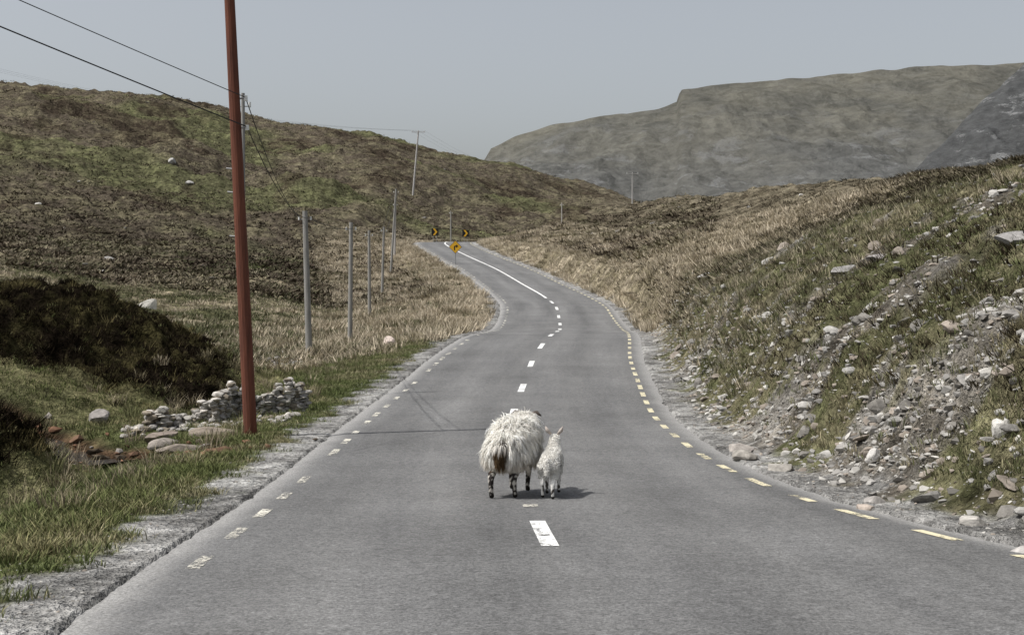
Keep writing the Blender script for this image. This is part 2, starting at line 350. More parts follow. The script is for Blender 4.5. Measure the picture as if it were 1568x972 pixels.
def roadpt(s, lat, lift):
    x = np.interp(s, SL, C[:, 0]); y = np.interp(s, SL, C[:, 1]); z = np.interp(s, SL, C[:, 2])
    nx = np.interp(s, SL, NR[:, 0]); ny = np.interp(s, SL, NR[:, 1])
    return np.stack([x+nx*lat, y+ny*lat, z+EYE-.006*np.abs(lat)**1.2+lift], -1)
def s_of_y(y):
    k = int(np.argmax(C[:, 1] >= y)); return SL[k]
def strips(name, segs, mat, lift=.006):
    Vs = []; Fs = []
    for (s0, s1, latf, w) in segs:
        n = max(2, int((s1-s0)/.3)+1); s = np.linspace(s0, s1, n); l = latf(s); b0 = sum(len(v) for v in Vs)
        P = np.stack([roadpt(s, l-w/2, lift), roadpt(s, l+w/2, lift)], 1).reshape(-1, 3); Vs.append(P)
        for i in range(n-1): Fs.append((b0+2*i, b0+2*i+1, b0+2*i+3, b0+2*i+2))
    return mesh_arr(name, np.vstack(Vs), Fs, mat)
def paint(name, col, wear, soft=.05, under=(.16, .158, .154)):
    m, nt, b = newmat(name); geo = N(nt, 'ShaderNodeNewGeometry').outputs['Position']
    f = maprange(nt, mth(nt, 'ADD', mth(nt, 'MULTIPLY', noise(nt, geo, 24, 4, .8), .6), mth(nt, 'MULTIPLY', noise(nt, geo, 2.3, 3, .6), .4)), wear, wear+soft, 0, 1)
    nt.links.new(mixc(nt, f, under, col), b.inputs['Base Color']); b.inputs['Roughness'].default_value = .7
    t = N(nt, 'ShaderNodeBsdfTransparent'); mx = N(nt, 'ShaderNodeMixShader'); nt.links.new(f, mx.inputs[0])
    nt.links.new(t.outputs[0], mx.inputs[1]); nt.links.new(b.outputs[0], mx.inputs[2]); nt.links.new(mx.outputs[0], nt.nodes['Material Output'].inputs[0])
    return m
mw = paint('white_road_paint', (.78, .78, .76), .40); my = paint('yellow_road_paint', (.66, .60, .42), .43); mworn = paint('worn_edge_paint', (.68, .65, .56), .465, .06)
zero = lambda s: s*0
seg = [(s_of_y(d)-.9, s_of_y(d)+.95, zero, .15) for d in (12.25, 28.0, 33.7, 40, 46, 51.5, 57, 62.5, 68, 73.5, 78.5, 83)]
s0 = s_of_y(86.5); seg.append((s0, s0+95, zero, .15))
strips('road_centre_marking', seg, mw)
strips('road_centre_marking', [(s_of_y(14.6), s_of_y(14.6)+.25, zero, .16)], mworn)
rl = lambda s: np.interp(s, SL, ROFF)
seg = []; s = s_of_y(5)
while s < s_of_y(165):
    q = rng.uniform(.7, .95); seg.append((s, s+q, rl, .11)); s += 1.68
strips('road_edge_marking', seg, my)
seg = []; s = s_of_y(5.4)
while s < s_of_y(170):
    if rng.random() < .9: seg.append((s, s+rng.uniform(.5, .9), lambda s: s*0-LOFF, .11))
    s += 1.72
strips('road_edge_marking', seg, mworn)

# ------------------------------------------------------------------ vegetation
def tufts(name, P, H, R, nb, Wd, col, mat, lean=.5, two=False, cv=.25):
    col = mute(col)
    n = len(P); k = n*nb; P = np.repeat(P, nb, 0); h = np.repeat(H, nb)*rng.uniform(.5, 1.1, k); R = np.repeat(R, nb); col = np.repeat(col, nb, 0)
    a = rng.uniform(0, 2*np.pi, k); r = R*np.sqrt(rng.random(k))
    base = P+np.stack([np.cos(a)*r, np.sin(a)*r, -.04*h-.02], 1)
    a2 = a+rng.normal(0, .8, k); ln = lean*h*rng.uniform(.2, 1.3, k)
    lv = np.stack([np.cos(a2)*ln, np.sin(a2)*ln, np.zeros(k)], 1); up = np.zeros((k, 3)); up[:, 2] = h
    tip = base+lv+up; a3 = rng.uniform(0, np.pi, k); w = Wd*rng.uniform(.6, 1.3, k)
    sd = np.stack([np.cos(a3)*w/2, np.sin(a3)*w/2, np.zeros(k)], 1)
    col = col*(1+cv*rng.normal(0, 1, (k, 1))).clip(.35, 1.9)
    if two:
        mid = base+lv*.33+up*.6; V = np.stack([base-sd, base+sd, mid-sd*.8, mid+sd*.8, tip], 1).reshape(-1, 3)
        o = np.arange(k)[:, None]*5; Fc = np.concatenate([o+[0, 1, 3], o+[0, 3, 2], o+[2, 3, 4]], 0)
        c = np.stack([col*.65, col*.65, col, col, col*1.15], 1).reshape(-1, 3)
    else:
        V = np.stack([base-sd, base+sd, tip], 1).reshape(-1, 3); Fc = np.arange(k*3).reshape(-1, 3)
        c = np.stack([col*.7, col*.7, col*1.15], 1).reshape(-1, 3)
    return mesh_arr(name, V, Fc, mat, col=c)
mg = diffmat('grass_blades'); mh = diffmat('heather_sprigs')
def pal(n, cs, w=None):
    cs = np.array(cs); i = rng.choice(len(cs), n, p=w); return cs[i]*rng.uniform(.8, 1.2, (n, 1))
def place(px0, px1, d0, d1, n, dens=None, outmin=.3):
    px = rng.uniform(px0, px1, n); d = np.exp(rng.uniform(math.log(d0), math.log(d1), n))
    x = (px-784)/F*d; z, lat, out = ground(x, d); ok = out > outmin
    if dens is not None: ok &= rng.random(n) < dens(x, d, out, px)
    return np.stack([x, d, z+EYE], 1)[ok], out[ok]
def nearroad(d0, d1, side, omin, omax, n, p=1.5):
    s = rng.uniform(s_of_y(d0), s_of_y(d1), n); o = omin+(omax-omin)*rng.random(n)**p
    l = -(LOFF+.4+o) if side < 0 else np.interp(s, SL, ROFF)+.4+o
    q = roadpt(s, l, 0); z, lat, out = ground(q[:, 0], q[:, 1]); ok = out > omin*.9
    q[:, 2] = z+EYE; return q[ok], out[ok]
def cmix(P, c1, c2, wl, seed, th=0., sharp=.5):
    t = sst(fbm(P[:, 0], P[:, 1], wl, 3, seed)+rng.normal(0, .25, len(P)), th-sharp, th+sharp)[:, None]
    return np.array(c1)*(1-t)+np.array(c2)*t
def wallgap(x, d): return (np.abs(x+5.6) < 1.6)&(d > 24.3)&(d < 29.6)
# near verge, left
P, o = nearroad(5, 50, -1, .30, 5.5, 17000, 1.2)
keep = (o+.40*fbm(P[:, 0], P[:, 1], .8, 3, 81)+rng.normal(0, .12, len(P)) > .62)&(P[:, 0] > -6.2); P = P[keep]; o = o[keep]
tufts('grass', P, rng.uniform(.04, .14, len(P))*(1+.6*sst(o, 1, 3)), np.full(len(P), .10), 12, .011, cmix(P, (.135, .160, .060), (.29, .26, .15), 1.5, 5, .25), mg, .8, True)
P, o = nearroad(8, 60, -1, 1.4, 6, 260, 1)
tufts('rush_clumps', P, rng.uniform(.2, .42, len(P)), np.full(len(P), .17), 48, .011, pal(len(P), [(.38, .32, .22), (.28, .24, .15), (.17, .17, .08)]), mg, .6, True)
# left bank, culvert area, before mound
P, o = place(-150, 500, 11, 50, 12000, lambda x, d, o, p: 1-.9*zones(x, d)[1]-(streamdist(x, d) < .85)-.75*wallgap(x, d), .9)
hh = np.where((P[:, 0] < -5)&(P[:, 1] > 16)&(P[:, 1] < 24), .55, 1.)
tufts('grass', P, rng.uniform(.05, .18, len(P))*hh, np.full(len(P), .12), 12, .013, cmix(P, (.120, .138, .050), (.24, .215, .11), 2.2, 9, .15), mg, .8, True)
# dark heather bank
P, o = place(-250, 400, 18, 47, 10000, lambda x, d, o, p: zones(x, d)[1]*(streamdist(x, d) > .7), 1)
tufts('heather', P, rng.uniform(.08, .28, len(P)), np.full(len(P), .17), 18, .02, cmix(P, (.020, .015, .010), (.15, .125, .055), 1.4, 13, .5, .25), mh, 1.0)
# straw embankments along the climbing road
for side, a, b_, n in ((-1, 47, 172, 4800), (1, 56, 172, 3800)):
    P, o = nearroad(a, b_, side, .5, 11, n, 1.3)
    t_ = fbm(P[:, 0], P[:, 1], 2.5, 2, 99)
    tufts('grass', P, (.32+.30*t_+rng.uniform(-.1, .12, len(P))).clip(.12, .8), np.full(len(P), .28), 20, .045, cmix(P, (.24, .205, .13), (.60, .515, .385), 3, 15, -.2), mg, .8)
# tussocks on the right verge nearer the camera
P, o = nearroad(26, 62, 1, 1.2, 7, 2200, 1.2)
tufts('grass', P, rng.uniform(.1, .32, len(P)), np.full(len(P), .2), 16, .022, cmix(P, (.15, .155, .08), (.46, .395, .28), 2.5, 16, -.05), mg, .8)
# plain on the left
P, o = place(-60, 760, 44, 125, 12000, None, 1.5)
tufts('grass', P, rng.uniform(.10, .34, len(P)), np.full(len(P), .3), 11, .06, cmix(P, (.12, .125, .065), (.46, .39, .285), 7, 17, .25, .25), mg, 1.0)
# heather and moor grass over the hill
P, o = place(-60, 1100, 88, 400, 22000, None, 3)
tufts('heather', P, rng.uniform(.10, .36, len(P)), np.full(len(P), .8), 9, .2, cmix(P, (.074, .058, .043), (.20, .182, .115), 16, 19, .2, .4), mh, 2.0)
# right-hand middle slope
P, o = place(880, 1700, 42, 245, 13000, None, 1.2)
tufts('grass', P, rng.uniform(.06, .22, len(P)), np.full(len(P), .4), 10, .08, cmix(P, (.10, .085, .058), (.29, .25, .175), 9, 23, .2, .35), mg, 1.7)
# right-hand bank
def rb(x, d, o, p): return topgrass(x, d, p)*.8+.30
P, o = place(985, 1800, 9, 62, 17000, rb, 1.0)
tufts('grass', P, rng.uniform(.04, .16, len(P)), np.full(len(P), .12), 13, .012, cmix(P, (.13, .145, .062), (.31, .27, .17), 2.5, 25, .1), mg, .9, True)
P, o = place(1000, 1800, 14, 60, 5000, lambda x, d, o, p: topgrass(x, d, p)*.9+.08, 1.5)
tufts('heather', P, rng.uniform(.07, .22, len(P)), np.full(len(P), .22), 16, .02, cmix(P, (.042, .032, .022), (.11, .095, .052), 2, 26, .2), mh, 1.2)

# ------------------------------------------------------------------ stones
def ico(sub):
    bm = bmesh.new(); bmesh.ops.create_icosphere(bm, subdivisions=sub, radius=1); bm.verts.ensure_lookup_table()
    v = np.array([q.co[:] for q in bm.verts]); f = np.array([[w.index for w in q.verts] for q in bm.faces]); bm.free(); return v, f
def rocks(name, P, S, col, mat, sub=1, jit=.10, tilt=.5, cuts=7, cd=.62):
    bv, bf = ico(sub); n = len(P); nv = len(bv)
    V = bv[None]*(1+jit*rng.uniform(-1, 1, (n, nv, 1)))
    for i in range(cuts):
        pn = rng.normal(0, 1, (n, 1, 3)); pn /= np.linalg.norm(pn, axis=2, keepdims=True); dd = rng.uniform(cd-.15, cd+.15, (n, 1))
        V = V-np.maximum(0, (V*pn).sum(2)-dd)[..., None]*pn
    V = V*1.25*S[:, None, :]
    t = rng.normal(0, tilt, n)[:, None]; c, s = np.cos(t), np.sin(t); V = np.stack([V[..., 0], V[..., 1]*c-V[..., 2]*s, V[..., 1]*s+V[..., 2]*c], -1)
    t = (rng.uniform(0, 2*np.pi, n) if tilt > .1 else rng.normal(0, .15, n))[:, None]; c, s = np.cos(t), np.sin(t); V = np.stack([V[..., 0]*c-V[..., 1]*s, V[..., 0]*s+V[..., 1]*c, V[..., 2]], -1)
    V = V+P[:, None, :]; Fc = bf[None]+np.arange(n)[:, None, None]*nv
    return mesh_arr(name, V.reshape(-1, 3), Fc.reshape(-1, 3), mat, col=np.repeat(col, nv, 0))
mr = attrmat('weathered_rock', var=(.6, 1.3), scale=9, bmp=.02)
mrs = diffmat('small_stone')
RK = [(.33, .32, .30), (.25, .24, .225), (.44, .425, .395), (.18, .17, .155), (.27, .235, .20)]
def sc(n, lo, hi, p=2.5, flat=.6):
    s = lo+(hi-lo)*rng.random(n)**p; return np.stack([s, s*rng.uniform(.55, 1, n), s*rng.uniform(.3, .8, n)*flat*1.3], 1)
def sd_(x, d, o, p): return (1-.85*topgrass(x, d, p))*(.45+.55*sst(fbm(x, d, 2.2, 3, 77), -.3, .3))
P, o = place(990, 1800, 8.5, 48, 48000, sd_, .75)
rocks('scree', P, sc(len(P), .012, .085, 2.4), pal(len(P), RK), mrs, 1, .25)
P, o = place(990, 1800, 9, 45, 1500, sd_, .75)
rocks('scree', P, sc(len(P), .06, .19, 2.2), pal(len(P), RK), mr, 2)
P, o = nearroad(6, 60, 1, .45, 2.2, 3000, 1); rocks('roadside_stones', P, sc(len(P), .015, .10, 3.0), pal(len(P), RK), mrs, 1, .25)
P, o = nearroad(9, 45, 1, .7, 2.4, 160, 1); rocks('roadside_stones', P, sc(len(P), .07, .18, 1.8), pal(len(P), RK), mr, 2)
P, o = nearroad(6, 60, -1, .05, 1.1, 2600, 1); rocks('roadside_gravel', P, sc(len(P), .006, .022, 2), pal(len(P), RK), mrs, 1, .25)
P, o = nearroad(6, 60, 1, .05, 1.0, 2600, 1); rocks('roadside_gravel', P, sc(len(P), .006, .028, 2), pal(len(P), RK), mrs, 1, .25)
P, o = place(395, 465, 46, 53, 420, None, 2); rocks('gravel_patch', P, sc(len(P), .04, .14, 2), pal(len(P), RK), mrs, 1, .25)
P, o = place(0, 1500, 90, 350, 120, None, 6); rocks('moor_rocks', P, sc(len(P), .1, .5, 2.5), pal(len(P), RK), mrs, 2)
BL = [(-19.4, 75, .50, .40, .42, (.50, .48, .43)), (-4.3, 49, .38, .25, .26, (.5, .42, .37)), (-8.3, 28.2, .22, .2, .18, (.27, .25, .235)), (6.9, 50, .50, .3, .13, (.40, .39, .38)),
      (4.5, 17.5, .10, .09, .09, (.6, .58, .55)), (3.75, 14.9, .10, .08, .06, (.42, .36, .31)), (3.95, 15.3, .10, .1, .06, (.34, .32, .30)), (4.15, 11.4, .15, .12, .06, (.38, .36, .34)), (3.6, 19, .20, .16, .07, (.33, .31, .28)),
      (3.35, 20.5, .24, .15, .09, (.30, .28, .25)), (3.5, 21.6, .2, .2, .08, (.36, .33, .3)), (6.7, 28, .55, .3, .10, (.30, .29, .28)), (7.25, 20, .38, .3, .09, (.27, .26, .25)), (7.0, 26.6, .3, .2, .08, (.30, .28, .27)), (4.3, 13.2, .13, .1, .06, (.4, .38, .35)),
      (-52, 215, .7, .55, .5, (.40, .39, .37)), (-47, 205, .6, .5, .4, (.42, .41, .39)), (-6.3, 25.4, .34, .2, .12, (.24, .20, .17)), (-5.5, 23.3, .4, .2, .12, (.22, .19, .16)), (-6.0, 24.3, .3, .16, .12, (.28, .25, .22)), (-5.3, 24.9, .35, .15, .12, (.26, .22, .18))]
for (x, y, a, b_, h, c_) in BL:
    rocks('boulder', np.array([[x, y, gz(x, y)+h*.3]]), np.array([[a, b_, h]]), np.array([c_]), mr, 3, .03, .12, 12, .72)
# ruined dry-stone wall beside the stream
P = []; S = []
def wallrun(x0, y0, x1, y1, h0, h1, th=.3):
    Ld = math.hypot(x1-x0, y1-y0); t = 0
    while t < 1:
        x = x0+(x1-x0)*t; y = y0+(y1-y0)*t; g = gz(x, y)-.04; hh = (h0+(h1-h0)*t)*(rng.uniform(.55, 1.1)+.25*math.sin(t*9)); z = 0
        w = rng.uniform(.045, .11)
        while z < hh:
            sh = rng.uniform(.022, .055)
            for k in (-1, 0, 1):
                P.append((x+rng.normal(0, .03), y+k*th/3+rng.normal(0, .02), g+z+sh)); S.append((w*rng.uniform(.75, 1.2), .085, sh*1.1))
            z += sh*1.75
        t += w*1.55/Ld
wallrun(-6.95, 27.0, -5.75, 27.5, .32, .38); wallrun(-5.9, 28.3, -4.3, 29.1, .58, .55); wallrun(-5.75, 27.3, -5.75, 28.4, .55, .55)
for q in range(110):
    x = rng.uniform(-7.2, -4.2); y = rng.uniform(25.6, 27.2)+(x+7)*.35; P.append((x, y, gz(x, y)+.03)); S.append((rng.uniform(.04, .12), rng.uniform(.04, .1), rng.uniform(.03, .06)))
P = np.array(P); S = np.array(S)
rocks('stone_wall', P, S, pal(len(P), [(.40, .38, .345), (.29, .275, .255), (.50, .47, .43), (.22, .19, .15)]), mr, 2, .03, .14, 6, .62)
# stream
mwat, nt, b = newmat('peaty_water'); b.inputs['Base Color'].default_value = (.03, .022, .014, 1); b.inputs['Roughness'].default_value = .12; b.inputs['Specular IOR Level'].default_value = .4
geo = N(nt, 'ShaderNodeNewGeometry').outputs['Position']; bump(nt, b, noise(nt, geo, 12, 3, .6), .05)
tS = np.gradient(STREAM, axis=0); tS /= np.linalg.norm(tS, axis=1)[:, None]; nS = np.stack([tS[:, 1], -tS[:, 0]], 1)
zc = ground(STREAM[:, 0], STREAM[:, 1])[0]+EYE; zc = gauss(zc, 8, 0)+.13
V = np.stack([np.column_stack([STREAM-nS*.6, zc]), np.column_stack([STREAM+nS*.6, zc])], 1).reshape(-1, 3)
mesh_arr('stream_water', V, [(2*i, 2*i+1, 2*i+3, 2*i+2) for i in range(len(STREAM)-1)], mwat)
i_ = rng.integers(0, 60, 230); q = STREAM[i_]+rng.normal(0, .55, (230, 2)); z = ground(q[:, 0], q[:, 1])[0]+EYE
rocks('stream_stones', np.column_stack([q, z+.03]), sc(230, .04, .16, 2), pal(230, [(.20, .115, .075), (.15, .095, .065), (.24, .22, .20), (.10, .08, .06)]), mrs)

# ------------------------------------------------------------------ distant mountains
def mountain(name, prof, d0, d1, d2, px0, px1, step, nrow, amp, wl, seed, ca, cb, power=1.0, scree=0., gl=(.165, .168, .165)):
    pxs = np.arange(px0, px1, step); ds = np.concatenate([np.linspace(d0, d1, nrow), np.linspace(d1, d2, 12)[1:]])
    Pm, Dm = np.meshgrid(pxs, ds); x = (Pm-784)/F*Dm
    top = (430-np.interp(Pm, [p[0] for p in prof], [p[1] for p in prof]))*d1/F
    t = np.clip((Dm-d0)/(d1-d0), 0, 1); bk = np.clip((Dm-d1)/(d2-d1), 0, 1)
    z = -20+(top+20)*t**power*(1-.6*bk)
    n = fbm(x, Dm, wl, 6, seed, .5); rg = 1-np.abs(fbm(x*1.0, Dm*.35, wl*.7, 5, seed+9, .55))*1.6
    env = np.sin(np.pi*np.clip(t, 0, 1)**1.3*.97)+.03
    z = z+amp*env*(n*.8+(rg-.5)*.6)+amp*.12*perlin(x/(wl*.12), Dm/(wl*.12), seed+30)
    ii = np.arange(z.size).reshape(z.shape); Qm = np.stack([ii[:-1, :-1], ii[:-1, 1:], ii[1:, 1:], ii[1:, :-1]], -1).reshape(-1, 4)
    m, nt, b = newmat(name+'_slopes'); geo = N(nt, 'ShaderNodeNewGeometry').outputs['Position']
    mp = N(nt, 'ShaderNodeMapping'); mp.inputs['Scale'].default_value = (1, .4, 1.8); mp.inputs['Rotation'].default_value = (0, .45, 0); nt.links.new(geo, mp.inputs[0])
    s = 1/wl
    a = noise(nt, mp.outputs[0], 1.6*s, 9, .62); bb = noise(nt, mp.outputs[0], 14*s, 8, .78); c3 = noise(nt, mp.outputs[0], 5.5*s, 9, .78)
    c = mixc(nt, maprange(nt, a, .42, .58, 0, 1), ca, cb)
    sp = N(nt, 'ShaderNodeSeparateXYZ'); nt.links.new(geo, sp.inputs[0])
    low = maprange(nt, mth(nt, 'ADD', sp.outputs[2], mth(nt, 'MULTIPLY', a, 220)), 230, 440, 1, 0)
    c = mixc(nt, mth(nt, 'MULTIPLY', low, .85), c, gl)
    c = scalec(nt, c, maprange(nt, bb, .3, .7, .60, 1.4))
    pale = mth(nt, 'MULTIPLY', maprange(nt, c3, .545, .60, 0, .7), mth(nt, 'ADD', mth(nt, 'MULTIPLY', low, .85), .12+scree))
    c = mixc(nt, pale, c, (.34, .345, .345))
    nt.links.new(c, b.inputs['Base Color']); b.inputs['Roughness'].default_value = 1; b.inputs['Specular IOR Level'].default_value = 0
    bump(nt, b, bb, wl*.05)
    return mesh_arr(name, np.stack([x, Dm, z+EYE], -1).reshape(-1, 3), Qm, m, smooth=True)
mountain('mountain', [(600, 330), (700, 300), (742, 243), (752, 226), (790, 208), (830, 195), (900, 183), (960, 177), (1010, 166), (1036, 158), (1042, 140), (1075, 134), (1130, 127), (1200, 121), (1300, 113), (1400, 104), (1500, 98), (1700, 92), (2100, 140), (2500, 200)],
         1500, 3000, 4200, 640, 2500, 4, 230, 32, 420, 101, (.150, .148, .130), (.205, .198, .165))  # slope colours paled and greyed: aerial haze painted into the base colour
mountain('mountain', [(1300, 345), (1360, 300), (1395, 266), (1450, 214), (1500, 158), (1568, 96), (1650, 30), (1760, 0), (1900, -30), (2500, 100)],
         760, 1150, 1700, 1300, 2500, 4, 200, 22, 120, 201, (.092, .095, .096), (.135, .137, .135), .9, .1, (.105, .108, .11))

# ------------------------------------------------------------------ poles and wires
mred = simple('red_brown_creosoted_wood', (.185, .066, .040), .85, .4, 3, col2=(.085, .034, .023), bmp=.004, stretch=(6, 6, .5))
mgrey = simple('weathered_grey_wood', (.34, .33, .31), .85, .4, 3, col2=(.19, .185, .17), bmp=.004, stretch=(6, 6, .5))
mpale = simple('pale_weathered_wood', (.50, .48, .46), .85, .3, 5)
mmet = simple('galvanised_steel', (.35, .35, .35), .5, .2, 5, metal=.6); mcer = simple('white_ceramic', (.75, .75, .72), .3, .1, 5); mwire = simple('black_cable', (.03, .03, .03), .6, .2, 5)
def pole(x, y, h, r, mat, lean=(0, 0), arm=0, pegs=False):
    g = gz(x, y); mb = MB(); top = Vector((x+lean[0], y+lean[1], g+h)); base = Vector((x, y, g-.4))
    mb.tube([base, base.lerp(top, .35), base.lerp(top, .7), top], [r*1.12, r*1.03, r*.92, r*.82], 14, 0)
    if arm:
        mb.box(top+Vector((0, -.08, -.25)), (arm, .09, .11), 0)
        for k in (-.45, 0, .45):
            mb.tube([top+Vector((k*arm, -.08, -.2)), top+Vector((k*arm, -.08, -.05)), top+Vector((k*arm, -.08, .06))], [.02, .05, .035], 8, 2)
    else:
        for s_ in (-1, 1):
            mb.tube([top+Vector((0, 0, -.3)), top+Vector((s_*(r+.1), 0, -.3))], [.012, .012], 6, 1); mb.tube([top+Vector((s_*(r+.1), 0, -.32)), top+Vector((s_*(r+.1), 0, -.2))], [.035, .03], 8, 2)
    if pegs:
        for (hh, s_) in ((5.25, 1), (4.55, -1), (4.15, -1), (3.4, -1), (5.75, 1)):
            p = base.lerp(top, (hh+.4)/(h+.4)); mb.tube([p, p+Vector((s_*(r+.09), 0, .02))], [.016, .016], 6, 1)
            if s_ > 0: mb.tube([p+Vector((s_*(r+.09), 0, -.03)), p+Vector((s_*(r+.09), 0, .06))], [.035, .028], 8, 2)
    ob = mb.make('telegraph_pole', [mat, mmet, mcer], False); return top, base
def wire(mb, a, b_, sag, r=.008, n=18):
    a = Vector(a); b_ = Vector(b_)
    pts = [a.lerp(b_, i/n)-Vector((0, 0, sag*4*(i/n)*(1-i/n))) for i in range(n+1)]; mb.tube(pts, [r]*(n+1), 6, 0, False)
tR, bR = pole(-4.44, 24, 8.3, .105, mred, (-.42, 0), 0, True)
tO, _ = pole(-11, 10, 8.5, .11, mgrey)
hgt = lambda h: bR.lerp(tR, (h+.4)/8.7)
tA, _ = pole(-7.2, 50, 5.15, .11, mgrey, (-.16, 0)); tB, _ = pole(-6.8, 59, 5.1, .095, mgrey, (.05, 0)); tC, _ = pole(-8.1, 80, 4.9, .09, mgrey, (-.03, 0))
tD, _ = pole(-9.25, 100, 4.8, .09, mgrey, (.15, 0)); tE, _ = pole(-10.8, 125, 7.5, .1, mgrey, (.5, 0)); tF, _ = pole(-11.7, 140, 5.4, .1, mpale, (.1, 0))
tG, _ = pole(-17.5, 248, 11.2, .15, mpale, (1.0, 0), 2.4); tH, _ = pole(-8.0, 184, 4.3, .09, mgrey); tI, _ = pole(6.3, 178, 3.2, .06, mpale); tJ, _ = pole(25.4, 297, 8.3, .13, mpale, (0, 0), 2.6)
tK, _ = pole(-6.10, 32, 7.1, .05, mgrey, (-.02, 0))
mb = MB()
wire(mb, (-11, 10, 4.92+EYE), hgt(5.25)+Vector((.19, 0, .03)), .05, .010); wire(mb, (-11, 10, 5.35+EYE), hgt(5.75)+Vector((.19, 0, .03)), .05, .007)
wire(mb, hgt(5.25)+Vector((.19, 0, .03)), tA+Vector((.2, 0, -.22)), .5, .010); wire(mb, hgt(5.75)+Vector((.19, 0, .03)), tA+Vector((-.2, 0, -.22)), .35, .009)
ch = [tA, tB, tC, tD, tE, tF]
for a, b_ in zip(ch[:-1], ch[1:]):
    for s_ in (-.18, .18): wire(mb, a+Vector((s_, 0, -.25)), b_+Vector((s_, 0, -.25)), .15, .009)
for k in (-1, 0, 1): wire(mb, tG+Vector((k*1.1, 0, 0)), (-90+k, 190, 34+EYE), 3, .007); wire(mb, tG+Vector((k*1.1, 0, 0)), tJ+Vector((k*1.1, 0, 0)), 5, .007)
mb.make('overhead_wires', [mwire])

# ------------------------------------------------------------------ signs
myel = simple('yellow_sign_face', (.75, .42, .03), .45, .1, 3); mblk = simple('black_sign_print', (.015, .015, .015), .5, .2, 3)
def diamond(x, y):
    g = gz(x, y); mb = MB(); zc = g+1.55; mb.tube([(x, y+.04, g-.3), (x, y+.04, zc+.3)], [.035, .035], 8, 0)
    s = .56; o = (x, y, zc)
    mb.prism([(0, -s), (s, 0), (0, s), (-s, 0)], -.012, .008, o, 2)
    q = s*.93; mb.prism([(0, -q), (q, 0), (0, q), (-q, 0)], -.017, -.013, o, 1)
    mb.prism([(-.12, -.27), (-.03, -.27), (-.03, .02), (.07, .02), (.07, -.08), (.25, .07), (.07, .22), (.07, .12), (-.07, .12), (-.12, .06)], -.023, -.018, o, 2)
    mb.make('bend_warning_sign', [mmet, myel, mblk])
diamond(-4.85, 120.5)
def chevron(x, y, zt):
    g = gz(x, y); mb = MB(); zc = zt
    for k in (-.2, .2): mb.tube([(x+k, y+.05, g-.3), (x+k, y+.05, zc+.3)], [.03, .03], 8, 0)
    o = (x, y, zc); h = .45
    mb.prism([(-h, -h), (h, -h), (h, h), (-h, h)], -.012, .01, o, 1)
    mb.prism([(-.28, -h*.95), (-.02, -h*.95), (.30, 0), (-.02, h*.95), (-.28, h*.95), (.04, 0)], -.018, -.013, o, 2)
    mb.make('chevron_sign', [mmet, mblk, myel])
chevron(-9.9, 181, max(6.3+EYE, gz(-9.9, 181)+1.2)); chevron(-6.2, 188, max(6.35+EYE, gz(-6.2, 188)+1.1))

